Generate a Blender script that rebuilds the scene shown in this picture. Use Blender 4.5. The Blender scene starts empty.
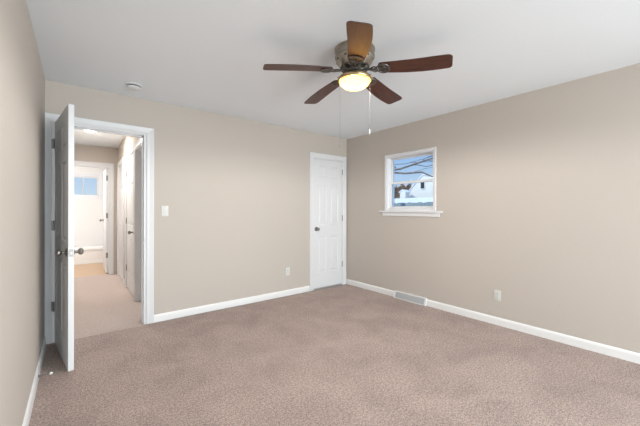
import bpy, bmesh, math, random
from mathutils import Vector, Matrix
random.seed(7)
C = bpy.context.scene.collection
PI = math.pi

# ---------------------------------------------------------------- camera, world, sun, lights, exposure
CAM_H, YAW, ROLL, FPX, HORIZON = 1.2399, 0.6700, 0.0017, 307.74, 210.23
cam_data = bpy.data.cameras.new('camera')
cam_data.sensor_width = 36.0
cam_data.lens = FPX / 640 * 36.0
cam_data.shift_y = -(213 - HORIZON) / 640
cam_data.clip_start = 0.02
cam = bpy.data.objects.new('camera', cam_data)
C.objects.link(cam)
cam.matrix_world = (Matrix.Translation((0, 0, CAM_H)) @ Matrix.Rotation(-YAW, 4, 'Z')
                    @ Matrix.Rotation(PI / 2, 4, 'X') @ Matrix.Rotation(ROLL, 4, 'Z'))
bpy.context.scene.camera = cam

vs = bpy.context.scene.view_settings
vs.view_transform = 'Standard'; vs.look = 'None'; vs.gamma = 1; vs.use_curve_mapping = False
vs.exposure = 0.42

world = bpy.data.worlds.new('sky'); bpy.context.scene.world = world
world.use_nodes = True
nt = world.node_tree; nt.nodes.clear()
geo = nt.nodes.new('ShaderNodeTexCoord')
sep = nt.nodes.new('ShaderNodeSeparateXYZ'); nt.links.new(geo.outputs['Generated'], sep.inputs[0])
rmp = nt.nodes.new('ShaderNodeValToRGB')
rmp.color_ramp.elements[0].position = 0.0; rmp.color_ramp.elements[0].color = (0.70, 0.82, 0.93, 1)
rmp.color_ramp.elements[1].position = 0.22; rmp.color_ramp.elements[1].color = (0.25, 0.50, 0.92, 1)
nt.links.new(sep.outputs['Z'], rmp.inputs[0])
bgn = nt.nodes.new('ShaderNodeBackground'); bgn.inputs['Strength'].default_value = 0.75
nt.links.new(rmp.outputs[0], bgn.inputs['Color'])
wo = nt.nodes.new('ShaderNodeOutputWorld'); nt.links.new(bgn.outputs[0], wo.inputs[0])

def light(name, kind, loc, rot, energy, color, size=None, size_y=None):
    d = bpy.data.lights.new(name, kind); d.energy = energy; d.color = color
    if kind == 'AREA':
        d.shape = 'RECTANGLE'; d.size = size; d.size_y = size_y
    o = bpy.data.objects.new(name, d); C.objects.link(o)
    o.location = loc; o.rotation_euler = rot
    return o
sun = light('sun', 'SUN', (-5, 5, 12), (0, math.radians(-52), math.radians(-8)), 2.3, (1, .93, .84)); sun.data.angle = .02
# added fill light at unseen windows behind the photographer and in the right wall
light('rear_fill_light', 'AREA', (1.7, -4.34, 1.10), (PI / 2 + .10, 0, 0), 185, (.85, .965, 1.0), 2.8, 1.95)
light('right_fill_light', 'AREA', (3.84, -2.30, 1.46), (0, PI / 2 - .45, 0), 100, (.87, .975, 1.0), 1.15, 1.7)
light('side_room_fill_light', 'AREA', (2.46, 5.3, 1.3), (0, PI / 2, 0), 30, (.97, .98, 1.0), 1.4, 1.4)  # added fill light for the side-room door and the hall floor

# ---------------------------------------------------------------- materials
def mat(name, col, rough=.5, metal=0, spec=.5, coat=0):
    m = bpy.data.materials.new(name); m.use_nodes = True
    b = m.node_tree.nodes['Principled BSDF']
    b.inputs['Base Color'].default_value = (*col, 1); b.inputs['Roughness'].default_value = rough
    b.inputs['Metallic'].default_value = metal; b.inputs['Specular IOR Level'].default_value = spec
    b.inputs['Coat Weight'].default_value = coat
    return m
def N(m, t, **kw):
    n = m.node_tree.nodes.new(t)
    for k, v in kw.items():
        if k in n.inputs: n.inputs[k].default_value = v
        else: setattr(n, k, v)
    return n
def L(m, a, ao, b, bi): m.node_tree.links.new(a.outputs[ao], b.inputs[bi])
def P(m): return m.node_tree.nodes['Principled BSDF']
def noise_mix(m, scale, c0, c1, lo=.35, hi=.65, detail=4, mapping=None, bump=0, dist=.002):
    tc = N(m, 'ShaderNodeTexCoord'); mp = N(m, 'ShaderNodeMapping')
    if mapping: mp.inputs['Scale'].default_value = mapping
    L(m, tc, 'Object', mp, 'Vector')
    n = N(m, 'ShaderNodeTexNoise', Scale=scale, Detail=detail, Roughness=.6); L(m, mp, 'Vector', n, 'Vector')
    r = N(m, 'ShaderNodeValToRGB')
    r.color_ramp.elements[0].position = lo; r.color_ramp.elements[0].color = (*c0, 1)
    r.color_ramp.elements[1].position = hi; r.color_ramp.elements[1].color = (*c1, 1)
    L(m, n, 'Fac', r, 'Fac'); L(m, r, 'Color', P(m), 'Base Color')
    if bump:
        bp = N(m, 'ShaderNodeBump', Strength=bump, Distance=dist); L(m, n, 'Fac', bp, 'Height'); L(m, bp, 'Normal', P(m), 'Normal')
    return n, r

def sc(c, k): return tuple(x * k for x in c)
WALL = (.556, .502, .452)
m_wall = mat('beige_wall_paint', WALL, .75, spec=.25)
noise_mix(m_wall, 90, sc(WALL, .99), sc(WALL, 1.01), bump=.05, dist=.001)
m_ceil = mat('ceiling_paint', (.74, .74, .755), .85, spec=.2)
noise_mix(m_ceil, 70, (.855, .905, .95), (.865, .915, .96), bump=.04, dist=.001)
m_white = mat('white_trim_paint', (.76, .765, .78), .38, spec=.4)
m_base = mat('baseboard_paint', (.86, .855, .85), .35, spec=.4)
m_bathwall = mat('white_bath_wall', (.84, .83, .81), .5)
m_tub = mat('tub_enamel', (.88, .87, .86), .15)
m_vinyl = mat('window_vinyl', (.82, .825, .84), .35)
m_plate = mat('white_plastic', (.68, .68, .65), .35)
m_slot = mat('dark_slot', (.06, .06, .06), .6)
m_nickel = mat('satin_nickel', (.27, .255, .24), .30, metal=1)
m_hinge = mat('pewter_hinge', (.26, .25, .24), .42, metal=.9)
m_pewter = mat('antique_pewter', (.40, .36, .30), .36, metal=.9)
noise_mix(m_pewter, 14, (.30, .265, .215), (.43, .385, .325), .3, .7)
m_ring = mat('glow_tinted_ring', (.50, .37, .20), .3, metal=.9)  # lamp's golden glow on the pewter ring, put into the base colour
m_iron = mat('dark_pewter_iron', (.13, .12, .11), .36, metal=.7)
m_chain = mat('steel_chain', (.055, .053, .05), .6, metal=.0)
m_fob = mat('white_pull', (.36, .36, .34), .4)
m_rubber = mat('white_rubber', (.85, .84, .82), .6)
m_reg = mat('register_enamel', (.80, .80, .81), .4)
m_regdark = mat('register_grille', (.58, .595, .61), .5)

m_wood = mat('walnut_blade', (.10, .045, .028), .46, spec=.35, coat=.08)
P(m_wood).inputs['Coat Roughness'].default_value = .3
n, r = noise_mix(m_wood, 7, (.045, .013, .007), (.125, .040, .019), .32, .72, detail=6, mapping=(.8, 9, 1))
m_woodedge = mat('walnut_blade_edge', (.055, .028, .020), .45)

m_carpet = mat('taupe_carpet', (.35, .25, .21), .95, spec=.05)
tc = N(m_carpet, 'ShaderNodeTexCoord')
nf = N(m_carpet, 'ShaderNodeTexNoise', Scale=64, Detail=8, Roughness=.84); L(m_carpet, tc, 'Object', nf, 'Vector')
nv = N(m_carpet, 'ShaderNodeTexNoise', Scale=260, Detail=3, Roughness=.7); L(m_carpet, tc, 'Object', nv, 'Vector')
nl = N(m_carpet, 'ShaderNodeTexNoise', Scale=2.6, Detail=4, Roughness=.6, Distortion=.6); L(m_carpet, tc, 'Object', nl, 'Vector')
r1 = N(m_carpet, 'ShaderNodeValToRGB')
CARP = (.555, .432, .382)
r1.color_ramp.elements[0].position = .36; r1.color_ramp.elements[0].color = (*sc(CARP, .50), 1)
r1.color_ramp.elements[1].position = .60; r1.color_ramp.elements[1].color = (*sc(CARP, 1.30), 1)
L(m_carpet, nf, 'Fac', r1, 'Fac')
r2 = N(m_carpet, 'ShaderNodeValToRGB')
r2.color_ramp.elements[0].position = .33; r2.color_ramp.elements[0].color = (.84, .83, .825, 1)
r2.color_ramp.elements[1].position = .66; r2.color_ramp.elements[1].color = (1.06, 1.05, 1.04, 1)
L(m_carpet, nl, 'Fac', r2, 'Fac')
nk = N(m_carpet, 'ShaderNodeTexNoise', Scale=150, Detail=2, Roughness=.5); L(m_carpet, tc, 'Object', nk, 'Vector')
rk = N(m_carpet, 'ShaderNodeValToRGB')
rk.color_ramp.elements[0].position = .40; rk.color_ramp.elements[0].color = (.55, .53, .52, 1)
rk.color_ramp.elements[1].position = .50; rk.color_ramp.elements[1].color = (1.04, 1.04, 1.04, 1)
L(m_carpet, nk, 'Fac', rk, 'Fac')
my = N(m_carpet, 'ShaderNodeMix', data_type='RGBA', blend_type='MULTIPLY'); my.inputs[0].default_value = 1
mx = N(m_carpet, 'ShaderNodeMix', data_type='RGBA', blend_type='MULTIPLY'); mx.inputs[0].default_value = 1
L(m_carpet, r1, 'Color', mx, 6); L(m_carpet, r2, 'Color', mx, 7)
L(m_carpet, mx, 2, my, 6); L(m_carpet, rk, 'Color', my, 7); L(m_carpet, my, 2, P(m_carpet), 'Base Color')
ad = N(m_carpet, 'ShaderNodeMath', operation='ADD'); L(m_carpet, nf, 'Fac', ad, 0); L(m_carpet, nv, 'Fac', ad, 1)
bp = N(m_carpet, 'ShaderNodeBump', Strength=.7, Distance=.012); L(m_carpet, ad, 'Value', bp, 'Height'); L(m_carpet, bp, 'Normal', P(m_carpet), 'Normal')
P(m_carpet).inputs['Sheen Weight'].default_value = .15

m_hallcarpet = mat('hall_carpet', (.47, .37, .33), .9, spec=.1)
noise_mix(m_hallcarpet, 60, (.44, .365, .33), (.58, .485, .44), .3, .7, bump=.4, dist=.006)
m_bathfloor = mat('tan_bath_vinyl', (.56, .38, .22), .4)
noise_mix(m_bathfloor, 5, (.46, .30, .18), (.55, .38, .24), .3, .7, mapping=(1, 6, 1))

m_snow = mat('snow', (.84, .87, .92), .8, spec=.2)
noise_mix(m_snow, 3, (.80, .84, .90), (.87, .89, .93), bump=.3, dist=.05)
m_siding = mat('white_siding', (.78, .80, .79), .6)
tcs = N(m_siding, 'ShaderNodeTexCoord'); sx = N(m_siding, 'ShaderNodeSeparateXYZ'); L(m_siding, tcs, 'Object', sx, 'Vector')
ms = N(m_siding, 'ShaderNodeMath', operation='MULTIPLY'); ms.inputs[1].default_value = 6.5; L(m_siding, sx, 'Z', ms, 0)
mf = N(m_siding, 'ShaderNodeMath', operation='FRACT'); L(m_siding, ms, 'Value', mf, 0)
bs = N(m_siding, 'ShaderNodeBump', Strength=.6, Distance=.03); L(m_siding, mf, 'Value', bs, 'Height'); L(m_siding, bs, 'Normal', P(m_siding), 'Normal')
m_fence = mat('weathered_fence', (.27, .34, .37), .8)
noise_mix(m_fence, 8, (.17, .24, .27), (.28, .35, .37), mapping=(1, 5, .6))
m_bark = mat('grey_bark', (.16, .14, .13), .9); noise_mix(m_bark, 12, (.11, .10, .095), (.22, .19, .17), bump=.5)
m_twig = mat('brown_twigs', (.27, .18, .13), .9); noise_mix(m_twig, 6, (.20, .13, .09), (.33, .23, .17))
m_darkglass = mat('dark_window_glass', (.03, .035, .04), .1)
m_roof = mat('grey_shingles', (.30, .31, .33), .9); noise_mix(m_roof, 20, (.25, .26, .28), (.36, .37, .39), bump=.4)

m_glass = bpy.data.materials.new('clear_glass'); m_glass.use_nodes = True
g = m_glass.node_tree; g.nodes.clear()
gt = g.nodes.new('ShaderNodeBsdfTransparent'); gt.inputs[0].default_value = (.95, .97, .97, 1)
gg = g.nodes.new('ShaderNodeBsdfGlossy'); gg.inputs['Roughness'].default_value = .02
gf = g.nodes.new('ShaderNodeFresnel'); gf.inputs['IOR'].default_value = 1.3
gm = g.nodes.new('ShaderNodeMixShader'); go = g.nodes.new('ShaderNodeOutputMaterial')
g.links.new(gf.outputs[0], gm.inputs[0]); g.links.new(gt.outputs[0], gm.inputs[1]); g.links.new(gg.outputs[0], gm.inputs[2]); g.links.new(gm.outputs[0], go.inputs[0])

def emis(name, col, s):
    m = mat(name, (.9, .88, .8), .3)
    P(m).inputs['Emission Color'].default_value = (*col, 1); P(m).inputs['Emission Strength'].default_value = s
    return m
m_bowl = bpy.data.materials.new('lit_frosted_bowl'); m_bowl.use_nodes = True       # warm glow of the frosted glass, letting the bulb's light through
m_bowl.node_tree.nodes.clear()
tcb = N(m_bowl, 'ShaderNodeTexCoord'); sb = N(m_bowl, 'ShaderNodeSeparateXYZ'); L(m_bowl, tcb, 'Object', sb, 'Vector')
mb = N(m_bowl, 'ShaderNodeMapRange'); mb.inputs['From Min'].default_value = -.233; mb.inputs['From Max'].default_value = -.285; L(m_bowl, sb, 'Z', mb, 'Value')
rb = N(m_bowl, 'ShaderNodeValToRGB'); rb.color_ramp.elements[0].color = (1.0, .36, .050, 1); rb.color_ramp.elements[1].position = .8; rb.color_ramp.elements[1].color = (1, .52, .080, 1)
L(m_bowl, mb, 'Result', rb, 'Fac')
eb = N(m_bowl, 'ShaderNodeEmission', Strength=7.5); L(m_bowl, rb, 'Color', eb, 'Color')
tb_ = N(m_bowl, 'ShaderNodeBsdfTransparent'); tb_.inputs[0].default_value = (.5, .5, .5, 1)
ab = N(m_bowl, 'ShaderNodeAddShader'); L(m_bowl, eb, 0, ab, 0); L(m_bowl, tb_, 0, ab, 1)
ob_ = N(m_bowl, 'ShaderNodeOutputMaterial'); L(m_bowl, ab, 0, ob_, 0)
m_hall_bulb = emis('lit_hall_diffuser', (1.0, .95, .88), 230)
m_bath_fill = emis('bath_fill_diffuser', (1.0, .97, .95), 150)

# ---------------------------------------------------------------- helpers
def box(bm, x0, x1, y0, y1, z0, z1):
    v = [bm.verts.new((x, y, z)) for x in (x0, x1) for y in (y0, y1) for z in (z0, z1)]
    for f in ((0, 1, 3, 2), (4, 6, 7, 5), (0, 4, 5, 1), (2, 3, 7, 6), (0, 2, 6, 4), (1, 5, 7, 3)):
        bm.faces.new([v[i] for i in f])
def bevbox(bm, x0, x1, y0, y1, z0, z1, b=.003, seg=2):
    t = bmesh.new(); box(t, x0, x1, y0, y1, z0, z1)
    bmesh.ops.bevel(t, geom=t.edges[:], offset=b, segments=seg, affect='EDGES', profile=.6)
    join(bm, t)
def join(bm, t, M=None):
    if M is not None: bmesh.ops.transform(t, matrix=M, verts=t.verts[:])
    mp = {v: bm.verts.new(v.co) for v in t.verts}
    for f in t.faces:
        try: bm.faces.new([mp[v] for v in f.verts])
        except ValueError: pass
    t.free()
def lathe(bm, prof, seg=40, M=None):
    t = bmesh.new(); rings = []
    for (r_, z_) in prof:
        if r_ < 1e-6: rings.append([t.verts.new((0, 0, z_))])
        else: rings.append([t.verts.new((r_ * math.cos(2 * PI * k / seg), r_ * math.sin(2 * PI * k / seg), z_)) for k in range(seg)])
    for a, b in zip(rings, rings[1:]):
        for k in range(seg):
            q = [a[k % len(a)], a[(k + 1) % len(a)], b[(k + 1) % len(b)], b[k % len(b)]]
            u = []
            for w in q:
                if w not in u: u.append(w)
            if len(u) > 2: t.faces.new(u)
    join(bm, t, M)
def tube(bm, pts, rad, seg=8, closed=False):
    pts = [Vector(p) for p in pts]; n_ = len(pts)
    rads = rad if isinstance(rad, (list, tuple)) else [rad] * n_
    rings = []; up = None
    for i, p in enumerate(pts):
        if closed: d = pts[(i + 1) % n_] - pts[i - 1]
        else: d = pts[min(i + 1, n_ - 1)] - pts[max(i - 1, 0)]
        d.normalize()
        if up is None:
            up = Vector((0, 0, 1)) if abs(d.z) < .9 else Vector((1, 0, 0))
        s = d.cross(up)
        if s.length < 1e-4: s = d.orthogonal()
        s.normalize(); up = s.cross(d).normalized()
        rings.append([bm.verts.new(p + (s * math.cos(2 * PI * k / seg) + up * math.sin(2 * PI * k / seg)) * rads[i]) for k in range(seg)])
    m_ = n_ if closed else n_ - 1
    for i in range(m_):
        a, b = rings[i], rings[(i + 1) % n_]
        for k in range(seg): bm.faces.new((a[k], a[(k + 1) % seg], b[(k + 1) % seg], b[k]))
    if not closed:
        bm.faces.new(rings[0][::-1]); bm.faces.new(rings[-1])
def prism(bm, outline, z0, z1, M=None, bev=0):
    t = bmesh.new()
    a = [t.verts.new((x, y, z0)) for x, y in outline]; b = [t.verts.new((x, y, z1)) for x, y in outline]
    t.faces.new(a[::-1]); t.faces.new(b); n_ = len(a)
    for k in range(n_): t.faces.new((a[k], a[(k + 1) % n_], b[(k + 1) % n_], b[k]))
    join(bm, t, M)
def obj(name, bm, m, parent=None, smooth=False, M=None):
    bmesh.ops.recalc_face_normals(bm, faces=bm.faces[:])
    me = bpy.data.meshes.new(name); bm.to_mesh(me); bm.free()
    me.materials.append(m)
    if smooth:
        for p in me.polygons: p.use_smooth = True
        try: me.set_sharp_from_angle(angle=math.radians(38))
        except Exception: pass
    o = bpy.data.objects.new(name, me); C.objects.link(o)
    if parent: o.parent = parent
    if M is not None: o.matrix_local = M
    return o
def tag(o, label=None, cat=None, group=None, kind=None):
    if label: o['label'] = label
    if cat: o['category'] = cat
    if group: o['group'] = group
    if kind: o['kind'] = kind
    return o
def thing(name, label, cat, loc=(0, 0, 0), rz=0, group=None, kind=None):
    o = bpy.data.objects.new(name, None); C.objects.link(o); o.empty_display_size = .1
    o.location = loc; o.rotation_euler = (0, 0, rz)
    return tag(o, label, cat, group, kind)
def struct(name, bm, m, label=None, cat=None):
    return tag(obj(name, bm, m), label, cat, kind='structure')
def boxes(*bs):
    bm = bmesh.new()
    for b in bs: box(bm, *b)
    return bm

# ---------------------------------------------------------------- dimensions
XL, XR, YB, YR, H = -.226, 3.585, 3.799, -4.25, 2.44
WT = .12                                    # partition thickness
OX0, OX1, OZ = -.160, .575, 2.047           # doorway to the hall
CX0, CX1 = 2.888, 3.482                     # closet doorway
HXL, HXR, HYE = -.27, .633, 7.15            # hall: left, right, end
GY0, GY1 = 4.06, 4.82                       # side-room doorway in the hall's right wall
AY0, AY1 = 4.985, 5.79                      # linen closet door
BY0, BY1 = 6.20, 6.92                       # second hall closet door
BX0, BX1 = -.24, .49                        # bathroom doorway
BYW, BXL, BXR = 9.6, -1.1, .80              # bath: back wall, left, right
WY0, WY1, WZ0, WZ1 = 2.185, 2.935, 1.262, 2.012   # window opening in the right wall
EW = .16                                    # outside wall thickness

# ---------------------------------------------------------------- shell
struct('floor', boxes((XL, XR, YR, 3.765, -.10, 0)), m_carpet)
struct('floor_hall', boxes((XL - .3, .755, 3.765, 7.20, -.10, -.002)), m_hallcarpet)
struct('floor_bath', boxes((BXL, BXR, 7.20, BYW, -.10, -.003)), m_bathfloor)
struct('floor_side_room', boxes((.755, 2.3, 3.919, 6.6, -.10, -.002)), m_hallcarpet)
struct('ceiling', boxes((XL - .2, XR + .2, YR - .2, YB, H, H + .12)), m_ceil)
struct('ceiling_hall', boxes((-1.4, 2.5, YB, BYW + .2, H, H + .12)), m_ceil)
struct('wall_left', boxes((XL - .12, XL, YR - .12, YB + WT, -.1, H)), m_wall)
struct('wall_back', boxes((XL, OX0 - .02, YB, YB + WT, -.1, H), (OX0 - .02, OX1 + .02, YB, YB + WT, OZ + .02, H),
                          (OX1 + .02, CX0 - .02, YB, YB + WT, -.1, H), (CX0 - .02, CX1 + .02, YB, YB + WT, OZ + .02, H),
                          (CX1 + .02, XR, YB, YB + WT, -.1, H), (CX0 - .02, CX1 + .02, YB + .075, YB + WT, -.1, OZ + .02)), m_wall)
SY0, SY1, SZ0, SZ1 = -3.15, -1.45, .75, 1.90
struct('wall_right', boxes((XR, XR + EW, YR - .12, SY0, -.1, H), (XR, XR + EW, SY1, WY0, -.1, H), (XR, XR + EW, SY0, SY1, -.1, SZ0), (XR, XR + EW, SY0, SY1, SZ1, H), (XR, XR + EW, WY1, YB + WT, -.1, H),
                           (XR, XR + EW, WY0, WY1, -.1, WZ0), (XR, XR + EW, WY0, WY1, WZ1, H)), m_wall)
RX0, RX1, RZ0, RZ1 = .3, 3.1, .10, 2.10
struct('wall_rear', boxes((XL, RX0, YR - .12, YR, -.1, H), (RX1, XR, YR - .12, YR, -.1, H),
                          (RX0, RX1, YR - .12, YR, -.1, RZ0), (RX0, RX1, YR - .12, YR, RZ1, H)), m_wall)
struct('wall_hall_left', boxes((HXL - .12, HXL, YB + WT, HYE, -.1, H)), m_wall)
struct('wall_hall_right', boxes((HXR, HXR + WT, YB + WT, GY0 - .02, -.1, H), (HXR, HXR + WT, GY0 - .02, GY1 + .02, OZ + .02, H),
                                (HXR, HXR + WT, GY1 + .02, AY0 - .02, -.1, H), (HXR, HXR + WT, AY0 - .02, AY1 + .02, OZ + .02, H),
                                (HXR, HXR + WT, AY1 + .02, BY0 - .02, -.1, H), (HXR, HXR + WT, BY0 - .02, BY1 + .02, OZ + .02, H),
                                (HXR, HXR + WT, BY1 + .02, HYE + WT, -.1, H),
                                (HXR + .07, HXR + WT, AY0 - .02, AY1 + .02, -.1, OZ + .02), (HXR + .07, HXR + WT, BY0 - .02, BY1 + .02, -.1, OZ + .02)), m_wall)
struct('wall_hall_end', boxes((BXL, BX0 - .02, HYE, HYE + WT, -.1, H), (BX0 - .02, BX1 + .02, HYE, HYE + WT, OZ + .02, H),
                              (BX1 + .02, HXR, HYE, HYE + WT, -.1, H)), m_wall)
QX0, QX1, QZ0, QZ1 = -.12, .442, 1.585, 2.070
struct('wall_bath_back', boxes((BXL, QX0, BYW, BYW + .15, -.1, H), (QX1, BXR, BYW, BYW + .15, -.1, H),
                               (QX0, QX1, BYW, BYW + .15, -.1, QZ0), (QX0, QX1, BYW, BYW + .15, QZ1, H)), m_bathwall)
struct('wall_bath_left', boxes((BXL - .1, BXL, HYE, BYW + .15, -.1, H)), m_bathwall)
struct('wall_bath_right', boxes((BXR, BXR + .1, HYE + WT, BYW + .15, -.1, H)), m_bathwall)
struct('wall_side_room', boxes((2.3, 2.4, 3.919, 4.6, -.1, H), (2.3, 2.4, 6.0, 6.6, -.1, H), (2.3, 2.4, 4.6, 6.0, -.1, .6), (2.3, 2.4, 4.6, 6.0, 2.0, H), (.755, 2.4, 6.6, 6.7, -.1, H)), m_wall)

# trims: mitred U casings.  frame(axis, ...) gives a casing on a wall plane
CAS = [(0, 0), (0, .009), (.008, .013), (.030, .012), (.052, .016), (.068, .019), (.073, .016), (.073, 0)]
def casing(bm, a0, a1, zt, put, z0=0, prof=CAS, left_max=None):
    """put(a, z, h) -> world point; a runs along the wall, h out of the wall"""
    rows = []
    for (o_, h_) in prof:
        ol = min(o_, left_max) if left_max else o_
        rows.append([bm.verts.new(put(a0 - ol, z0, h_)), bm.verts.new(put(a0 - ol, zt + o_, h_)),
                     bm.verts.new(put(a1 + o_, zt + o_, h_)), bm.verts.new(put(a1 + o_, z0, h_))])
    for p, q in zip(rows, rows[1:]):
        for k in range(3): bm.faces.new((p[k], p[k + 1], q[k + 1], q[k]))
    for k in (0, 3):
        try: bm.faces.new([r_[k] for r_ in rows])
        except ValueError: pass
def jamb(bm, a0, a1, zt, h0, h1, put, th=.02, z0=0):
    """three boards lining an opening between depths h0 and h1"""
    for (b0, b1, c0, c1) in ((a0 - th, a0, z0, zt + th), (a1, a1 + th, z0, zt + th), (a0, a1, zt, zt + th)):
        t = bmesh.new(); box(t, b0, b1, min(h0, h1), max(h0, h1), c0, c1)
        for v in t.verts: v.co = Vector(put(v.co.x, v.co.z, v.co.y))
        join(bm, t)
back = lambda a, z, h: (a, YB - h, z)
backhall = lambda a, z, h: (a, YB + WT + h, z)
hallright = lambda a, z, h: (HXR - h, a, z)
hallend = lambda a, z, h: (a, HYE - h, z)

bm = bmesh.new(); casing(bm, OX0 - .022, OX1 + .022, OZ + .014, back, left_max=.044)
jamb(bm, OX0, OX1, OZ, .001, -WT - .001, back, z0=-.001)
for b in ((OX0, OX0 + .012), (OX1 - .012, OX1)): box(bm, b[0], b[1], YB + .045, YB + .08, 0, OZ)     # door stop strips
box(bm, OX0, OX1, YB + .045, YB + .08, OZ - .012, OZ)
casing(bm, OX0 - .006, OX1 + .004, OZ + .014, backhall, left_max=.07, prof=[(o_ * .7, h_) for o_, h_ in CAS])
struct('trim_1', bm, m_white)
bm = bmesh.new(); casing(bm, CX0 - .012, CX1 + .004, OZ + .012, back); jamb(bm, CX0, CX1, OZ, .001, -.075, back, z0=-.001)
struct('trim_2', bm, m_white)
bm = bmesh.new(); casing(bm, GY0 - .006, GY1 + .006, OZ + .012, hallright); jamb(bm, GY0, GY1, OZ, .001, -WT - .001, hallright, z0=.0)
struct('trim_3', bm, m_white)
bm = bmesh.new(); casing(bm, AY0 - .006, AY1 + .006, OZ + .012, hallright); jamb(bm, AY0, AY1, OZ, .001, -.07, hallright)
struct('trim_4', bm, m_white)
bm = bmesh.new(); casing(bm, BY0 - .006, BY1 + .006, OZ + .012, hallright); jamb(bm, BY0, BY1, OZ, .001, -.07, hallright)
struct('trim_5', bm, m_white)
bm = bmesh.new(); casing(bm, BX0 + .045, BX1 + .006, OZ + .012, hallend); jamb(bm, BX0, BX1, OZ, .001, -WT - .001, hallend)
struct('trim_6', bm, m_white)

# baseboards
BB = [(0, 0), (.014, 0), (.014, .062), (.010, .074), (.005, .080), (0, .083)]
def baseboard(name, p0, p1, nrm):
    bm = bmesh.new(); p0 = Vector(p0); p1 = Vector(p1); nrm = Vector(nrm)
    a = [bm.verts.new(p0 + nrm * h_ + Vector((0, 0, z_))) for h_, z_ in BB]
    b = [bm.verts.new(p1 + nrm * h_ + Vector((0, 0, z_))) for h_, z_ in BB]
    for k in range(len(BB)):
        j = (k + 1) % len(BB); bm.faces.new((a[k], a[j], b[j], b[k]))
    bm.faces.new(a); bm.faces.new(b[::-1])
    return struct(name, bm, m_base)
REG0, REG1 = 2.272, 2.778
baseboard('baseboard_left', (XL, YR, 0), (XL, YB - .02, 0), (1, 0, 0))
baseboard('baseboard_back', (OX1 + .097, YB, 0), (CX0 - .087, YB, 0), (0, -1, 0))
baseboard('baseboard_right', (XR, YR, 0), (XR, REG0 - .002, 0), (-1, 0, 0))
baseboard('baseboard_right_far', (XR, REG1 + .002, 0), (XR, YB - .001, 0), (-1, 0, 0))
baseboard('baseboard_hall_right', (HXR, AY1 + .082, 0), (HXR, BY0 - .082, 0), (-1, 0, 0))
baseboard('baseboard_hall_left', (HXL, YB + WT + .02, 0), (HXL, HYE, 0), (1, 0, 0))

# ---------------------------------------------------------------- six-panel doors
def door_leaf(w, h, t):
    """slab in x 0..w, z 0..h, y 0..t with six raised panels pressed in both faces"""
    bm = bmesh.new(); st = .105 * w / .76; mu = .095 * w / .76
    xs = [0, st, (w - mu) / 2, (w + mu) / 2, w - st, w]
    zs = [0, .235, .80, .985, 1.625, 1.735, 1.925, h]
    for (y, s) in ((0, 1), (t, -1)):
        for i in range(5):
            for j in range(7):
                x0, x1, z0, z1 = xs[i], xs[i + 1], zs[j], zs[j + 1]
                def q(a, b, c, d, e): return [bm.verts.new((px_, y + s * e, pz_)) for px_, pz_ in ((a, c), (b, c), (b, d), (a, d))]
                r0 = q(x0, x1, z0, z1, 0)
                if i in (1, 3) and j in (1, 3, 5):
                    rings = [r0] + [q(x0 + o, x1 - o, z0 + o, z1 - o, e) for o, e in ((.004, .004), (.014, .009), (.024, .009), (.040, .002))]
                    for a, b in zip(rings, rings[1:]):
                        for k in range(4): bm.faces.new((a[k], a[(k + 1) % 4], b[(k + 1) % 4], b[k]))
                    bm.faces.new(rings[-1])
                else: bm.faces.new(r0)
    bmesh.ops.remove_doubles(bm, verts=bm.verts[:], dist=1e-5)
    bd = [e for e in bm.edges if len(e.link_faces) == 1]
    def near(v, a): return abs(a) < 1e-5
    c = {}
    for v in bm.verts: c[(round(v.co.x, 4), round(v.co.y, 4), round(v.co.z, 4))] = v
    for e in bd:
        a, b = e.verts
        if abs(a.co.y) > 1e-5: continue
        a2 = c[(round(a.co.x, 4), round(t, 4), round(a.co.z, 4))]; b2 = c[(round(b.co.x, 4), round(t, 4), round(b.co.z, 4))]
        bm.faces.new((a, b, b2, a2))
    return bm
def knob(parent, x, y, z, out, m=None):
    """door knob whose axis runs along local y; out = +1 or -1"""
    bm = bmesh.new()
    M = Matrix.Translation((x, y, z)) @ Matrix.Rotation(-PI / 2 * out, 4, 'X')
    lathe(bm, [(0, 0), (.032, 0), (.033, .004), (.028, .009), (.014, .012), (.011, .018), (.011, .030), (.017, .036), (.025, .043), (.0275, .052), (.025, .061), (.017, .067), (.008, .069), (0, .069)], 28, M)
    return obj('door_knob', bm, m or m_nickel, parent, smooth=True)
def butt_hinge(parent, x, y, z, leaf_dir, leaf=.032, out=(0, -1)):
    """barrel at (x, y), one leaf lying along leaf_dir (local x sign)"""
    bm = bmesh.new()
    lathe(bm, [(0, -.047), (.004, -.047), (.0065, -.044), (.0065, -.016), (.0058, -.0155), (.0065, -.015), (.0065, .015), (.0058, .0155), (.0065, .016), (.0065, .044), (.004, .047), (0, .047)], 14, Matrix.Translation((x, y, z)))
    if leaf:
        a, b = sorted((x, x + leaf_dir * leaf)); box(bm, a, b, y, y + .0035, z - .044, z + .044)
    return obj('hinge', bm, m_hinge, parent, smooth=True)

# door_1: bedroom door, swung open towards the left wall
PX, PY = -.158, 3.782
FX, FY = -.047, 3.036
DW = math.hypot(FX - PX, FY - PY)
d1 = thing('door_1', 'white six-panel bedroom door standing open against the left wall', 'door', (PX, PY, .004), math.atan2(FY - PY, FX - PX), kind='structure')
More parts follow.
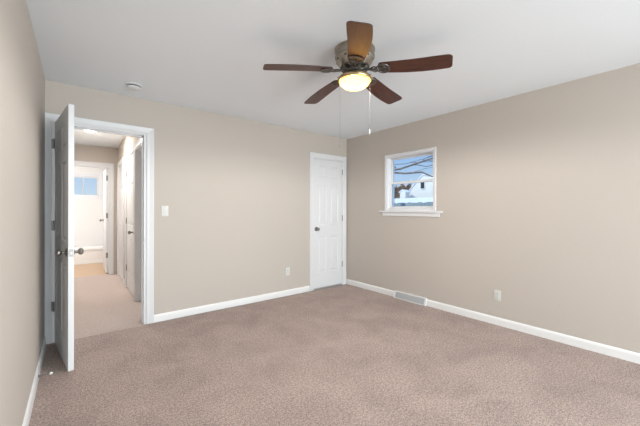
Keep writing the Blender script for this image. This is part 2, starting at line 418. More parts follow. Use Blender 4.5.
# local +x runs hinge -> free edge; the hall-side face looks to world +x, which is local +y
T = .035
leaf = obj('door_leaf', door_leaf(DW, 2.046, T), m_white, d1)
knob(d1, DW - .062, 0, .905, -1); knob(d1, DW - .062, T, .905, 1)
bm = bmesh.new(); bevbox(bm, DW - .001, DW + .0015, .006, T - .006, .905 - .029, .905 + .029, .0006)
lp = obj('latch_plate', bm, m_hinge, d1)
bm = bmesh.new(); box(bm, DW + .001, DW + .010, .011, T - .011, .905 - .009, .905 + .009); obj('latch_bolt', bm, m_nickel, lp)
for z in (.335, 1.09, 1.85):
    hb = bmesh.new()
    lathe(hb, [(0, -.047), (.004, -.047), (.0065, -.044), (.0065, -.016), (.0058, -.0155), (.0065, -.015), (.0065, .015), (.0058, .0155), (.0065, .016), (.0065, .044), (.004, .047), (0, .047)], 14, Matrix.Translation((.002, -.006, z)))
    obj('hinge', hb, m_hinge, d1, smooth=True)
    # fixed leaf screwed to the edge of the jamb
    lb = bmesh.new(); box(lb, PX - .031, PX + .003, YB - .006, YB - .0008, z + .004 - .044, z + .004 + .044)
    for k in (-.03, -.01, .012, .031):
        lathe(lb, [(.0042, 0), (.003, .0015), (0, .0016)], 10, Matrix.Translation((PX - .018 + .006 * (1 if k in (-.01, .031) else -1), YB - .006, z + .004 + k)) @ Matrix.Rotation(PI / 2, 4, 'X'))
    o = obj('hinge_leaf', lb, m_hinge); o.parent = d1; o.matrix_parent_inverse = (Matrix.Translation(d1.location) @ d1.rotation_euler.to_matrix().to_4x4()).inverted()

# strike plate on the latch jamb
bm = bmesh.new(); box(bm, OX1 - .0015, OX1, YB + .006, YB + .036, .895, .952); box(bm, OX1 - .0025, OX1 - .0012, YB + .013, YB + .028, .910, .937)
tag(obj('strike_plate', bm, m_nickel), 'small metal strike plate on the hall doorway jamb beside the light switch', 'strike plate')

# door_2: closet door, closed, hinges right
w2 = CX1 - CX0 - .006
d2 = thing('door_2', 'closed white six-panel closet door in the far right corner', 'door', (CX0 + .003, YB + .002, .022), 0, kind='structure')
obj('door_leaf', door_leaf(w2, OZ - .026, T), m_white, d2)
knob(d2, .045, 0, .925, -1)
for z in (.325, 1.09, 1.85): butt_hinge(d2, w2 + .003, -.007, z, 1, 0)
def hall_door(name, y0, y1, label, handed):
    w = y1 - y0 - .006
    d = thing(name, label, 'door', (HXR + .003, y1 - .003, .018), -PI / 2, kind='structure')   # local x -> world -y, local y -> world +x
    obj('door_leaf', door_leaf(w, OZ - .022, T), m_white, d)
    if handed: knob(d, w - .058, 0, .905, -1)
    for z in (.30, 1.05, 1.80) if handed else (): butt_hinge(d, -.003, -.006, z, -1, 0)
    return d
hall_door('door_3', AY0, AY1, 'closed white hall door with a dark knob nearest the side doorway', True)
hall_door('door_4', BY0, BY1, 'closed white hall closet door at the far end beside the bathroom', False)
# door_5: side-room door opened square into the side room
w5 = GY1 - GY0 - .006
d5 = thing('door_5', 'white door opened into the side room, seen edge-on past the hall doorway', 'door', (HXR + .075, GY1 - .002 - T, .020), 0, kind='structure')
obj('door_leaf', door_leaf(w5, 2.02, T), m_white, d5)
knob(d5, w5 - .06, 0, .9, -1); knob(d5, w5 - .06, T, .9, 1)
# door_6: bathroom door opened square into the bathroom
w6 = BX1 - BX0 - .006
d6 = thing('door_6', 'white bathroom door opened against the bathroom side wall', 'door', (BX1 - .004, HYE + WT - .02, .018), PI / 2, kind='structure')   # local x -> +y, local y -> -x
obj('door_leaf', door_leaf(w6, 2.02, T), m_white, d6)
knob(d6, w6 - .06, T, 1.005, 1); knob(d6, w6 - .06, 0, 1.005, -1)
for z in (.34, 1.11, 1.84):
    bm = bmesh.new(); box(bm, -.003, .0, .002, T - .002, z - .05, z + .05)
    obj('hinge', bm, m_hinge, d6)

# ---------------------------------------------------------------- window_1 (right wall, double-hung)
w1 = thing('window_1', 'small white double-hung window in the right wall', 'window', (XR, (WY0 + WY1) / 2, WZ0), 0, kind='structure')
def wpart(name, bm, m): 
    o = obj(name, bm, m, w1); o.matrix_parent_inverse = Matrix.Translation(w1.location).inverted(); return o
rt = lambda a, z, h: (XR - h, a, z)
bm = bmesh.new()
casing(bm, WY0 + .004, WY1 - .004, WZ1 - .004, rt, z0=WZ0 - .03, prof=[(0, 0), (0, .008), (.006, .012), (.026, .013), (.036, .015), (.041, .012), (.041, 0)])
wpart('casing', bm, m_white)
bm = bmesh.new(); bevbox(bm, XR - .045, XR + .02, 2.060, 3.055, WZ0 - .052, WZ0 - .028, .006); wpart('stool', bm, m_white)
bm = bmesh.new(); bevbox(bm, XR - .018, XR, 2.095, 3.010, WZ0 - .104, WZ0 - .052, .004); wpart('apron', bm, m_white)
bm = bmesh.new()      # lining and vinyl frame
for b in ((WY0 - .001, WY0 + .008), (WY1 - .008, WY1 + .001)): box(bm, XR - .001, XR + EW, b[0], b[1], WZ0 - .030, WZ1)
box(bm, XR - .001, XR + EW, WY0 + .008, WY1 - .008, WZ1 - .008, WZ1 + .001); box(bm, XR - .0015, XR + EW, WY0 + .008, WY1 - .008, WZ0 - .029, WZ0 + .004)
wpart('frame', bm, m_vinyl)
ZM = 1.635
def sash(name, x0, z0, z1, rails):
    bm = bmesh.new(); y0, y1 = WY0 + .009, WY1 - .009; s = .026; x1 = x0 + .028
    bevbox(bm, x0, x1, y0, y0 + s, z0, z1, .004); bevbox(bm, x0, x1, y1 - s, y1, z0, z1, .004)
    bevbox(bm, x0, x1, y0 + s, y1 - s, z0, z0 + rails[0], .004); bevbox(bm, x0, x1, y0 + s, y1 - s, z1 - rails[1], z1, .004)
    o = wpart(name, bm, m_vinyl)
    gb = bmesh.new(); box(gb, x0 + .013, x0 + .017, y0 + s, y1 - s, z0 + rails[0], z1 - rails[1])
    p = obj('pane', gb, m_glass, o); return o
lo = sash('sash', XR + .050, WZ0 + .005, ZM + .016, (.030, .030))
up = sash('sash', XR + .082, ZM - .014, WZ1 - .009, (.030, .026))
bm = bmesh.new(); bevbox(bm, XR + .040, XR + .054, 2.53, 2.575, ZM + .004, ZM + .016, .003); tube(bm, [(XR + .048, 2.552, ZM + .012), (XR + .045, 2.552, ZM + .024), (XR + .040, 2.562, ZM + .027)], .004, 6)
wpart('sash_lock', bm, m_vinyl)

# added_window_2 is added behind the photographer for fill light, window_3 in the bathroom
w2_ = thing('added_window_2', 'added unseen patio window behind the camera, for fill light', 'window', ((RX0 + RX1) / 2, YR, RZ0), 0, kind='structure')
bm = bmesh.new()
for b in ((RX0, RX0 + .05), (RX1 - .05, RX1), ((RX0 + RX1) / 2 - .03, (RX0 + RX1) / 2 + .03)): box(bm, b[0], b[1], YR - .08, YR - .03, RZ0, RZ1)
box(bm, RX0 + .05, RX1 - .05, YR - .08, YR - .03, RZ0, RZ0 + .05); box(bm, RX0 + .05, RX1 - .05, YR - .08, YR - .03, RZ1 - .05, RZ1)
o = obj('frame', bm, m_vinyl, w2_); o.matrix_parent_inverse = Matrix.Translation(w2_.location).inverted()
bm = bmesh.new(); casing(bm, RX0, RX1, RZ1, lambda a, z, h: (a, YR + h, z), z0=RZ0 - .02)
o = obj('casing', bm, m_white, w2_); o.matrix_parent_inverse = Matrix.Translation(w2_.location).inverted()
w4 = thing('added_window_4', 'added unseen window in the right wall beside the camera, for fill light', 'window', (XR, (SY0 + SY1) / 2, SZ0), 0, kind='structure')  # unseen window added to admit the fill light from the right
bm = bmesh.new()
for b in ((SY0, SY0 + .05), (SY1 - .05, SY1), ((SY0 + SY1) / 2 - .03, (SY0 + SY1) / 2 + .03)): box(bm, XR + .04, XR + .10, b[0], b[1], SZ0, SZ1)
box(bm, XR + .04, XR + .10, SY0 + .05, SY1 - .05, SZ0, SZ0 + .05); box(bm, XR + .04, XR + .10, SY0 + .05, SY1 - .05, SZ1 - .05, SZ1)
o = obj('frame', bm, m_vinyl, w4); o.matrix_parent_inverse = Matrix.Translation(w4.location).inverted()
bm = bmesh.new(); casing(bm, SY0, SY1, SZ1, rt, z0=SZ0 - .02)
o = obj('casing', bm, m_white, w4); o.matrix_parent_inverse = Matrix.Translation(w4.location).inverted()
w5_ = thing('added_window_5', 'added unseen window in the side room off the hall, for fill light', 'window', (2.3, 5.3, .6), 0, kind='structure')  # unseen window added to carry the side-room fill light
bm = bmesh.new()
for b in ((4.6, 4.65), (5.95, 6.0), (5.275, 5.325)): box(bm, 2.33, 2.38, b[0], b[1], .6, 2.0)
box(bm, 2.33, 2.38, 4.65, 5.95, .6, .65); box(bm, 2.33, 2.38, 4.65, 5.95, 1.95, 2.0)
o = obj('frame', bm, m_vinyl, w5_); o.matrix_parent_inverse = Matrix.Translation(w5_.location).inverted()
w3 = thing('window_3', 'small sliding window high in the bathroom wall', 'window', ((QX0 + QX1) / 2, BYW, QZ0), 0, kind='structure')
def w3part(name, bm, m):
    o = obj(name, bm, m, w3); o.matrix_parent_inverse = Matrix.Translation(w3.location).inverted(); return o
bm = bmesh.new(); f = .03
for b in ((QX0, QX0 + f), (QX1 - f, QX1)): box(bm, b[0], b[1], BYW + .05, BYW + .11, QZ0, QZ1)
box(bm, QX0 + f, QX1 - f, BYW + .05, BYW + .11, QZ0, QZ0 + f); box(bm, QX0 + f, QX1 - f, BYW + .05, BYW + .11, QZ1 - f, QZ1)
w3part('frame', bm, m_vinyl)
bm = bmesh.new(); box(bm, .120, .146, BYW + .045, BYW + .10, QZ0 + f, QZ1 - f); w3part('meeting_stile', bm, m_regdark)
bm = bmesh.new(); box(bm, QX0 + f, QX1 - f, BYW + .085, BYW + .089, QZ0 + f, QZ1 - f); w3part('pane', bm, m_glass)
bm = bmesh.new()
casing(bm, QX0, QX1, QZ1, lambda a, z, h: (a, BYW - h, z), z0=QZ0 - .07); box(bm, QX0, QX1, BYW - .014, BYW, QZ0 - .07, QZ0)
w3part('casing', bm, m_vinyl)

# ---------------------------------------------------------------- bathtub
tb = thing('bathtub', 'white bathtub along the far wall of the bathroom', 'bathtub', (-.2, 8.84, 0))
bm = bmesh.new(); x0, x1, y0, y1, zt = -.885, .980, 0.0, BYW - 8.84 - .012, .345
prof = [(0, 0), (0, .05), (.012, .06), (.012, zt - .05), (0, zt - .04), (-.006, zt - .01), (0, zt), (.06, zt), (.085, zt - .03), (.14, .10), (.19, .075)]
rings = [[bm.verts.new((a, b, z)) for a, b in ((x0 + o, y0 + o), (x1 - o, y0 + o), (x1 - o, y1 - o), (x0 + o, y1 - o))] for o, z in prof]
for a, b in zip(rings, rings[1:]):
    for k in range(4): bm.faces.new((a[k], a[(k + 1) % 4], b[(k + 1) % 4], b[k]))
bm.faces.new(rings[-1])
bmesh.ops.transform(bm, matrix=Matrix.Translation((.004, 0, 0)), verts=bm.verts[:])
obj('tub_body', bm, m_tub, tb, smooth=True)

# ---------------------------------------------------------------- ceiling fan
FCX, FCY = 1.628, 1.641
fan = thing('ceiling_fan', 'ceiling fan with five dark walnut blades and a lit glass bowl', 'ceiling fan', (FCX, FCY, H))
zr = lambda z: z - H
def fl(prof): return [(r_, zr(z_)) for r_, z_ in prof]
bm = bmesh.new()
lathe(bm, fl([(0, 2.4395), (.146, 2.4395), (.150, 2.434), (.150, 2.424), (.143, 2.420), (.143, 2.392), (.147, 2.388), (.147, 2.376), (.141, 2.372), (.136, 2.350), (.128, 2.334), (.117, 2.318), (.111, 2.310), (.112, 2.306), (.106, 2.302), (0, 2.302)]), 56)
hs = obj('motor_housing', bm, m_pewter, fan, smooth=True)
for k in range(10):                                   # vent slots round the bowl of the housing
    a = 2 * PI * k / 10 + .3; bm = bmesh.new()
    t = bmesh.new(); box(t, -.004, .004, -.010, .010, -.006, .006)
    join(bm, t, Matrix.Rotation(a, 4, 'Z') @ Matrix.Translation((.1345, 0, zr(2.352))) @ Matrix.Rotation(.40, 4, 'Y'))
    obj('vent_slot', bm, m_slot, hs)
bm = bmesh.new()
lathe(bm, fl([(0, 2.304), (.070, 2.304), (.074, 2.298), (.074, 2.266), (.068, 2.260), (.046, 2.257), (0, 2.257)]), 40)
obj('flywheel', bm, m_iron, fan, smooth=True)
bm = bmesh.new(); lathe(bm, fl([(0, 2.260), (.036, 2.260), (.041, 2.255), (.036, 2.249), (.036, 2.244), (.046, 2.238), (0, 2.238)]), 36)
obj('neck', bm, m_ring, fan, smooth=True)
bm = bmesh.new()
lathe(bm, fl([(0, 2.241), (.044, 2.241), (.060, 2.238), (.098, 2.235), (.117, 2.230), (.126, 2.222), (.128, 2.214), (.1265, 2.205), (.121, 2.199), (.115, 2.200), (.113, 2.212), (0, 2.214)]), 56)
fit = obj('fitter_ring', bm, m_ring, fan, smooth=True)
for k in range(3):
    bm = bmesh.new(); a = 2 * PI * k / 3 + .7
    M = Matrix.Translation((.127 * math.cos(a), .127 * math.sin(a), zr(2.213))) @ Matrix.Rotation(a, 4, 'Z') @ Matrix.Rotation(PI / 2, 4, 'Y')
    lathe(bm, [(0, 0), (.006, 0), (.0065, .006), (.005, .010), (0, .011)], 12, M)
    obj('thumb_screw', bm, m_pewter, fit, smooth=True)
bm = bmesh.new(); prof = [(.110, 2.212)]
for k in range(0, 15):
    a = PI / 2 * k / 14; prof.append((.1135 * math.cos(a) if k < 14 else 0, 2.207 - .064 * math.sin(a)))
lathe(bm, fl(prof), 56); obj('glass_bowl', bm, m_bowl, fan, smooth=True)
bulb = light('fan_bulb', 'SPOT', (0, 0, zr(2.185)), (0, 0, 0), 122, (1.0, .98, .95))          # the bulb, shining down from its reflector dish
bulb.data.spot_size = math.radians(178); bulb.data.spot_blend = .30; bulb.data.shadow_soft_size = .04; bulb.parent = fan

ZB = zr(2.287); PITCH = math.radians(10)
def blade_outline():
    pts = []
    L0, L1 = .205, .674
    half = lambda x: .058 + (.072 - .058) * min(1, (x - L0) / .36)
    bow = lambda x: .016 * math.sin(PI * max(0, min(1, (x - L0) / (L1 - .03 - L0))))
    n_ = 10
    pts_r = []
    for k in range(13):                               # rounded tip, squarish
        a = PI / 2 * k / 12; rr = .030
        pts_r.append((L1 - rr + rr * math.sin(a), half(L1) - rr + rr * math.cos(a)))
    top = [(L0 + (L1 - .03 - L0) * k / n_, half(L0 + (L1 - .03 - L0) * k / n_)) for k in range(n_)]
    root = []
    for k in range(1, 8):                             # rounded root
        a = PI * k / 8; root.append((L0 - .030 * math.sin(a), -.060 * math.cos(a)))
    up_ = [(x, y + bow(x)) for x, y in top] + pts_r
    lo_ = [(x, -y + bow(x) * .35) for x, y in top + pts_r][::-1]
    return up_ + lo_ + root
def iron_mesh():
    bm = bmesh.new()
    tube(bm, [(.064, 0, .0), (.085, 0, -.002), (.108, 0, -.006), (.135, 0, -.009), (.168, 0, -.010)], [.010, .009, .008, .008, .008], 8)
    ov = lambda cx, cy, a, b, ang=0, n_=18: [(cx + a * math.cos(t) * math.cos(ang) - b * math.sin(t) * math.sin(ang), cy + a * math.cos(t) * math.sin(ang) + b * math.sin(t) * math.cos(ang), -.0085) for t in [2 * PI * k / n_ for k in range(n_)]]
    tube(bm, ov(.214, 0, .046, .050), .0052, 6, True)
    tube(bm, ov(.202, .024, .020, .014, .5), .0042, 6, True)
    tube(bm, ov(.202, -.024, .020, .014, -.5), .0042, 6, True)
    tube(bm, ov(.236, .020, .018, .012, -.4), .0040, 6, True)
    tube(bm, ov(.236, -.020, .018, .012, .4), .0040, 6, True)
    tube(bm, ov(.222, 0, .030, .010), .0042, 6, True)
    for s in (1, -1):                                 # scrolls beside the neck
        tube(bm, [(.112, 0, -.006), (.132, s * .018, -.006), (.152, s * .030, -.009), (.168, s * .024, -.009), (.164, s * .012, -.009), (.152, s * .015, -.009)], [.006, .0055, .005, .0045, .004, .003], 6)
    for p in ((.200, 0), (.230, .030), (.230, -.030), (.254, 0)):
        lathe(bm, [(0, -.006), (.006, -.005), (.0075, 0), (.0075, .004), (0, .005)], 12, Matrix.Translation((p[0], p[1], -.0075)))
    return bm
bl_me = None; ir_me = None
for k in range(5):
    M = Matrix.Translation((0, 0, ZB)) @ Matrix.Rotation(math.radians(11.5 + 72 * k), 4, 'Z') @ Matrix.Rotation(math.radians(4.6), 4, 'Y') @ Matrix.Rotation(-PITCH, 4, 'X')
    if bl_me is None:
        bm = bmesh.new(); prism(bm, blade_outline(), -.0028, .0028)
        b = obj('blade', bm, m_wood, fan); bl_me = b.data
        bl_me.materials.append(m_woodedge)
        for p in bl_me.polygons: p.material_index = 0 if abs(p.normal.z) > .5 else 1
        i_ = obj('blade_iron', iron_mesh(), m_iron, b, smooth=True); ir_me = i_.data
    else:
        b = bpy.data.objects.new('blade', bl_me); C.objects.link(b); b.parent = fan
        i_ = bpy.data.objects.new('blade_iron', ir_me); C.objects.link(i_); i_.parent = b
    b.matrix_local = M
# scroll skirt under the motor that carries the irons
bm = bmesh.new()
for k in range(10):
    a = math.radians(11.5 + 36 * k); ca, sa = math.cos(a), math.sin(a)
    ring = [(.088 + .018 * math.cos(t), .024 * math.sin(t)) for t in [2 * PI * j / 14 for j in range(14)]]
    tube(bm, [(x * ca - y * sa, x * sa + y * ca, zr(2.272) + (x - .070) * .85) for x, y in ring], .0046, 6, True)
obj('scroll_collar', bm, m_iron, fan, smooth=True)
def chain(x, y, ztop, zend, fob):
    bm = bmesh.new()
    z = ztop; tube(bm, [(x, y, zr(ztop)), (x, y, zr(zend))], .0006, 6)
    while z > zend:
        lathe(bm, [(0, -.0012), (.0010, -.0006), (.0012, 0), (.0010, .0006), (0, .0012)], 6, Matrix.Translation((x, y, zr(z)))); z -= .0055
    c_ = obj('pull_chain', bm, m_chain, fan, smooth=True)
    bm = bmesh.new()
    lathe(bm, [(0, .002), (.0025, .001), (.004, -.004), (.0055, -.018), (.006, -.032), (.0045, -.040), (0, -.042)] if fob else [(0, .002), (.002, .001), (.003, -.008), (.0025, -.016), (.005, -.022), (.006, -.028), (.004, -.034), (0, -.036)], 14, Matrix.Translation((x, y, zr(zend))))
    obj('chain_fob', bm, m_fob, c_, smooth=True)
cr = Vector((math.cos(YAW), -math.sin(YAW), 0)); cf = Vector((math.sin(YAW), math.cos(YAW), 0))
a = cr * -.113 - cf * .072; chain(a.x, a.y, 2.205, 1.735, False)
a = cr * .122 + cf * .050; chain(a.x, a.y, 2.205, 1.856, True)

# ---------------------------------------------------------------- smoke detector
sd = thing('smoke_detector', 'round white smoke detector on the ceiling above the hall doorway', 'smoke detector', (.434, 3.43, H))
bm = bmesh.new(); lathe(bm, [(0, -.0005), (.070, -.0005), (.071, -.006), (.070, -.010), (.062, -.012), (0, -.012)], 40); obj('base', bm, m_white, sd, smooth=True)
bm = bmesh.new(); lathe(bm, [(0, -.012), (.057, -.012), (.057, -.023), (0, -.023)], 40); obj('vent_gap', bm, m_slot, sd, smooth=True)
bm = bmesh.new(); lathe(bm, [(0, -.0225), (.061, -.0225), (.064, -.025), (.061, -.032), (.052, -.038), (.030, -.042), (0, -.0425)], 40); cv = obj('cover', bm, m_white, sd, smooth=True)
bm = bmesh.new(); lathe(bm, [(0, -.041), (.009, -.041), (.009, -.0445), (0, -.045)], 18, Matrix.Translation((.022, -.012, 0))); obj('test_button', bm, m_reg, cv, smooth=True)

# ---------------------------------------------------------------- switch, outlets
def face_plate(name, label, cat, loc, rz, kind_):
    t = thing(name, label, cat, loc, rz)                       # local -y faces the room
    bm = bmesh.new(); bevbox(bm, -.035, .035, -.006, 0, -.0575, .0575, .003)
    pl = obj('wall_plate', bm, m_plate, t, smooth=True)
    if kind_ == 'switch':
        bm = bmesh.new(); bevbox(bm, -.0165, .0165, -.0085, -.004, -.033, .033, .0015); rk = obj('rocker', bm, m_plate, t, smooth=True)
        rk.rotation_euler = (math.radians(3), 0, 0)
        for z in (-.048, .048):
            bm = bmesh.new(); lathe(bm, [(.0032, 0), (.0028, .0012), (0, .0014)], 12, Matrix.Translation((0, -.006, z)) @ Matrix.Rotation(PI / 2, 4, 'X'))
            obj('screw', bm, m_nickel, pl)
    else:
        for z in (-.0195, .0195):
            bm = bmesh.new()
            pts = [(.0172 * math.cos(a), max(-.0135, min(.0135, .0172 * math.sin(a)))) for a in [2 * PI * k / 32 for k in range(32)]]
            prism(bm, pts, 0, .0026, Matrix.Translation((0, -.0058, z)) @ Matrix.Rotation(PI / 2, 4, 'X'))
            rc = obj('receptacle', bm, m_plate, t)
            bm = bmesh.new()
            box(bm, -.0075, -.0052, -.0089, -.0080, z - .001, z + .0075); box(bm, .0050, .0070, -.0089, -.0080, z - .0005, z + .007)
            lathe(bm, [(.0026, 0), (.0026, .0006), (0, .0006)], 12, Matrix.Translation((0, -.0083, z - .0075)) @ Matrix.Rotation(PI / 2, 4, 'X'))
            obj('socket_slots', bm, m_slot, rc)
        bm = bmesh.new(); lathe(bm, [(.0032, 0), (.0028, .0012), (0, .0014)], 12, Matrix.Translation((0, -.006, 0)) @ Matrix.Rotation(PI / 2, 4, 'X'))
        obj('screw', bm, m_nickel, pl)
    return t
face_plate('light_switch', 'white light switch on the back wall right of the hall doorway', 'light switch', (.783, YB - .0004, 1.228), 0, 'switch')
face_plate('wall_outlet', 'white power outlet on the back wall left of the closet door', 'outlet', (2.410, YB - .0004, .349), 0, 'outlet')
face_plate('wall_outlet', 'white power outlet on the right wall under and right of the window', 'outlet', (XR - .0004, 1.420, .319), -PI / 2, 'outlet')

# ---------------------------------------------------------------- baseboard register
rg = thing('floor_register', 'white metal heating register set in the right baseboard below the window', 'register', (XR, (REG0 + REG1) / 2, 0))
hw = (REG1 - REG0) / 2
bm = bmesh.new()
side = [(0, .002), (-.052, .002), (-.054, .010), (-.022, .090), (-.010, .096), (0, .096)]
for s in (-1, 1):                                               # end caps
    a_ = [bm.verts.new((x, s * hw, z)) for x, z in side]; b_ = [bm.verts.new((x, s * (hw - .022), z)) for x, z in side]
    bm.faces.new(a_); bm.faces.new(b_)
    for k in range(len(side)):
        j = (k + 1) % len(side); bm.faces.new((a_[k], a_[j], b_[j], b_[k]))
box(bm, -.054, -.044, -hw + .022, hw - .022, .002, .016)         # bottom lip
box(bm, -.024, 0, -hw + .022, hw - .022, .084, .096)             # top
box(bm, -.006, 0, -hw + .022, hw - .022, .016, .084)             # back pan
obj('register_frame', bm, m_reg, rg)
bm = bmesh.new(); ns = 46
for k in range(ns):
    y = -hw + .030 + (2 * hw - .060) * k / (ns - 1)
    t = bmesh.new(); box(t, -.003, .003, -.0022, .0022, -.037, .037)
    join(bm, t, Matrix.Translation((-.034, y, .050)) @ Matrix.Rotation(math.radians(21), 4, 'Y'))
for zz in (.030, .054, .078):
    xx = -.034 + (zz - .054) * math.tan(math.radians(21)) 
    box(bm, xx - .0015, xx + .0015, -hw + .022, hw - .022, zz - .002, zz + .002)
obj('grille', bm, m_regdark, rg)
bm = bmesh.new(); bevbox(bm, -.020, -.010, -.012, .012, .093, .104, .002); obj('damper_lever', bm, m_reg, rg)

# ---------------------------------------------------------------- spring door stop on the left baseboard
ds = thing('door_stop', 'spring door stop with a white rubber tip on the left baseboard', 'door stop', (XL + .0142, 2.985, .045))
bm = bmesh.new(); lathe(bm, [(0, 0), (.011, 0), (.011, .003), (.007, .006), (0, .006)], 16, Matrix.Rotation(PI / 2, 4, 'Y')); obj('base', bm, m_nickel, ds, smooth=True)
bm = bmesh.new(); tube(bm, [(.004 + .060 * k / 150, .0042 * math.cos(k * .628), .0042 * math.sin(k * .628)) for k in range(151)], .0012, 5); obj('spring', bm, m_nickel, ds, smooth=True)
bm = bmesh.new(); lathe(bm, [(0, 0), (.007, 0), (.0085, .004), (.0085, .012), (.006, .016), (0, .017)], 16, Matrix.Translation((.062, 0, 0)) @ Matrix.Rotation(PI / 2, 4, 'Y')); obj('rubber_tip', bm, m_rubber, ds, smooth=True)

# ---------------------------------------------------------------- hall and bathroom lights
def flush_light(name, label, loc, m, r=.14, drop=.055):
    t = thing(name, label, 'ceiling light', loc)
    bm = bmesh.new(); lathe(bm, [(0, -.0005), (r, -.0005), (r + .004, -.008), (r, -.020), (r - .012, -.024), (0, -.024)], 40); obj('base', bm, m_nickel, t, smooth=True)
    bm = bmesh.new(); lathe(bm, [(r - .016, -.022)] + [((r - .014) * math.cos(PI / 2 * k / 9) if k < 9 else 0, -.024 - drop * math.sin(PI / 2 * k / 9)) for k in range(10)], 40); obj('diffuser', bm, m, t, smooth=True)
flush_light('hall_ceiling_light', 'lit flush ceiling light in the hall beyond the open doorway', (.165, 5.67, H), m_hall_bulb, r=.11, drop=.008)
flush_light('bath_fill_light', 'added unseen ceiling light brightening the bathroom at the hall end', (-.25, 7.95, H), m_bath_fill)  # unseen light added to brighten the bathroom

# ---------------------------------------------------------------- outside
struct('ground', boxes((XR + EW, 70, -25, 60, -.8, -.45)), m_snow)
fn = thing('board_fence', 'grey board fence beyond the window in front of the snowy roof', 'fence', (10, 7.4, -.45))
bm = bmesh.new()
for k in range(46):
    y = -3.4 + k * .152; box(bm, -.012, .012, y, y + .140, .05, 1.985 + .012 * math.sin(k * 2.3))
obj('boards', bm, m_fence, fn)
bm = bmesh.new()
for z in (.35, 1.0, 1.70): box(bm, .012, .05, -3.4, 3.6, z, z + .09)
obj('rails', bm, m_fence, fn)
for k in range(4):
    bm = bmesh.new(); box(bm, .05, .14, -3.3 + k * 2.2, -3.21 + k * 2.2, 0, 2.0); obj('post', bm, m_fence, fn)
sh = thing('low_garage', 'low white garage with a snow covered roof behind the fence', 'garage', (17, 12.2, -.45))
bm = bmesh.new(); box(bm, .25, 1.5, -3.6, 3.6, 0, 2.02); obj('wall', bm, m_siding, sh)
bm = bmesh.new()
t = bmesh.new(); v = [t.verts.new(p) for p in ((0, -3.8, 2.0), (0, 3.8, 2.0), (1.7, 3.8, 2.40), (1.7, -3.8, 2.40), (0, -3.8, 2.16), (0, 3.8, 2.16), (1.7, 3.8, 2.58), (1.7, -3.8, 2.58))]
for q in ((0, 1, 2, 3), (4, 7, 6, 5), (0, 4, 5, 1), (1, 5, 6, 2), (2, 6, 7, 3), (3, 7, 4, 0)): t.faces.new([v[i] for i in q])
join(bm, t); obj('snowy_roof', bm, m_snow, sh)
hs_ = thing('neighbour_house', 'white sided neighbouring house with a gable and a small dark attic window', 'house', (20, 12.5, -.45))
bm = bmesh.new()
gab = [(-3.4, 0), (1.95, 0), (1.95, 2.95), (.55, 4.28), (-3.4, 3.55)]
prism(bm, gab, 0, 7, Matrix(((0, 0, 1, 0), (1, 0, 0, 0), (0, 1, 0, 0), (0, 0, 0, 1)))); obj('wall', bm, m_siding, hs_)
bm = bmesh.new()
for (a, b) in (((2.10, 2.82), (.55, 4.29)), ((-3.6, 3.52), (.55, 4.29))):
    t = bmesh.new(); v = []
    for x in (-.08, 7.2):
        for (y, z) in (a, b):
            for dz in (0, .07): v.append(t.verts.new((x, y, z + dz)))
    for q in ((0, 1, 3, 2), (4, 6, 7, 5), (0, 4, 5, 1), (2, 3, 7, 6), (0, 2, 6, 4), (1, 5, 7, 3)): t.faces.new([v[i] for i in q])
    join(bm, t)
obj('snowy_roof', bm, m_snow, hs_)
bm = bmesh.new(); box(bm, -.05, .0, .36, .74, 3.25, 3.82); wf = obj('window_frame', bm, m_vinyl, hs_)
bm = bmesh.new(); box(bm, -.065, -.045, .40, .70, 3.30, 3.78); obj('window_pane', bm, m_darkglass, wf)
sd2 = thing('garden_shed', 'small white shed left of the gabled house under the brown trees', 'shed', (19, 14.10, -.45))
bm = bmesh.new(); prism(bm, [(-.25, 0), (.25, 0), (.25, 3.02), (0, 3.16), (-.25, 3.02)], 0, .5, Matrix(((0, 0, 1, 0), (1, 0, 0, 0), (0, 1, 0, 0), (0, 0, 0, 1)))); obj('wall', bm, m_siding, sd2)
bm = bmesh.new(); prism(bm, [(-.30, 3.0), (0, 3.17), (.30, 3.0), (.30, 3.06), (0, 3.24), (-.30, 3.06)], -.08, .56, Matrix(((0, 0, 1, 0), (1, 0, 0, 0), (0, 1, 0, 0), (0, 0, 0, 1)))); obj('snowy_roof', bm, m_snow, sd2)

# near tree: trunk stands out of sight, bare limbs cross the sky
nt_ = thing('bare_tree', 'bare tree with long dark limbs crossing the sky outside the window', 'tree', (8, 7.6, -.45))
bm = bmesh.new(); tube(bm, [(0, 0, 0), (.03, -.02, 1.2), (.0, -.05, 2.4), (.05, .1, 3.8), (0, .2, 5.2)], [.17, .14, .12, .08, .04], 10); obj('trunk', bm, m_bark, nt_, smooth=True)
def br(pts, r0, r1):
    pts = [Vector((x - 8, y - 7.6, z + .45)) for x, y, z in pts]; n_ = len(pts)
    bm = bmesh.new(); tube(bm, pts, [r0 + (r1 - r0) * k / (n_ - 1) for k in range(n_)], 7); obj('limb', bm, m_bark, nt_, smooth=True)
br([(8, 7.6, 2.35), (8, 7.0, 2.52), (8, 6.35, 2.54), (8, 6.04, 2.545), (8, 5.6, 2.62), (8, 5.25, 2.68), (8, 4.93, 2.73), (8, 4.3, 2.86)], .040, .020)
br([(8, 7.6, 2.10), (8, 7.0, 2.42), (8, 6.35, 2.465), (8, 5.85, 2.385), (8, 5.25, 2.37), (8, 5.12, 2.30), (8, 4.93, 2.22), (8, 4.5, 2.1)], .036, .017)
br([(8, 5.60, 2.62), (8.05, 5.42, 2.605), (8.05, 5.15, 2.53), (8.05, 4.93, 2.55), (8.05, 4.5, 2.62)], .013, .009)
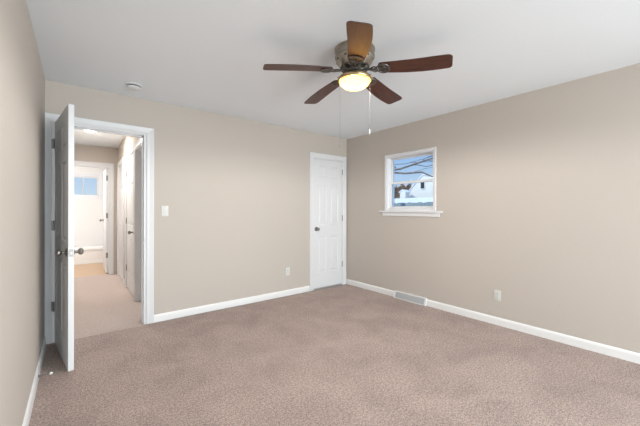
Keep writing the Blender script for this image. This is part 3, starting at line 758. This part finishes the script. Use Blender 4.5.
br([(8, 5.25, 2.68), (7.95, 5.15, 2.74), (7.95, 4.98, 2.79), (7.95, 4.6, 2.84)], .012, .009)
br([(8, 5.05, 2.70), (8.03, 4.9, 2.65), (8.03, 4.5, 2.6)], .010, .008)
br([(8.1, 6.6, 2.75), (8.1, 5.9, 2.70), (8.1, 5.4, 2.76), (8.1, 4.8, 2.83)], .011, .007)
br([(8.1, 5.7, 2.71), (8.1, 5.3, 2.68), (8.1, 5.0, 2.66), (8.1, 4.7, 2.68)], .008, .006)
br([(8.0, 5.5, 2.40), (8.0, 5.2, 2.46), (8.0, 4.9, 2.48)], .007, .005)
br([(8, 7.3, 2.8), (8, 6.5, 2.76), (8, 6.30, 2.70), (8, 6.2, 2.60)], .03, .02)

def twig_tree(name, label, loc, h, seed, spread):
    rd = random.Random(seed); t = thing(name, label, 'tree', loc, 0, 'bare brown trees behind the shed')
    bm = bmesh.new(); tube(bm, [(0, 0, 0), (.04, .03, h * .35), (0, 0, h * .7)], [.11, .08, .05], 8); obj('trunk', bm, m_twig, t, smooth=True)
    bm = bmesh.new()
    for k in range(230):
        z = h * rd.uniform(.28, .8); a = rd.uniform(0, 2 * PI); l_ = spread * rd.uniform(.5, 1.0) * (1.15 - z / h)
        p0 = Vector((0, 0, z)); p1 = p0 + Vector((math.cos(a) * l_ * .55, math.sin(a) * l_ * .55, l_ * .35)); p2 = p0 + Vector((math.cos(a + .3) * l_, math.sin(a + .3) * l_, l_ * rd.uniform(.5, 1.0)))
        tube(bm, [p0, p1, p2], [.05, .035, .02], 4)
        for j in range(4):
            q = p0.lerp(p2, rd.uniform(.35, 1)); a2 = a + rd.uniform(-1.2, 1.2); l2 = l_ * rd.uniform(.2, .45)
            tube(bm, [q, q + Vector((math.cos(a2) * l2, math.sin(a2) * l2, l2 * .8))], [.03, .016], 3)
    obj('twigs', bm, m_twig, t)
twig_tree('brown_tree', 'bare brown tree at the left edge of the window view', (25.5, 19.6, -.45), 4.8, 3, 1.6)
twig_tree('brown_tree', 'bare brown tree rising between the shed and the gabled house', (22.2, 16.1, -.45), 4.5, 5, 1.45)
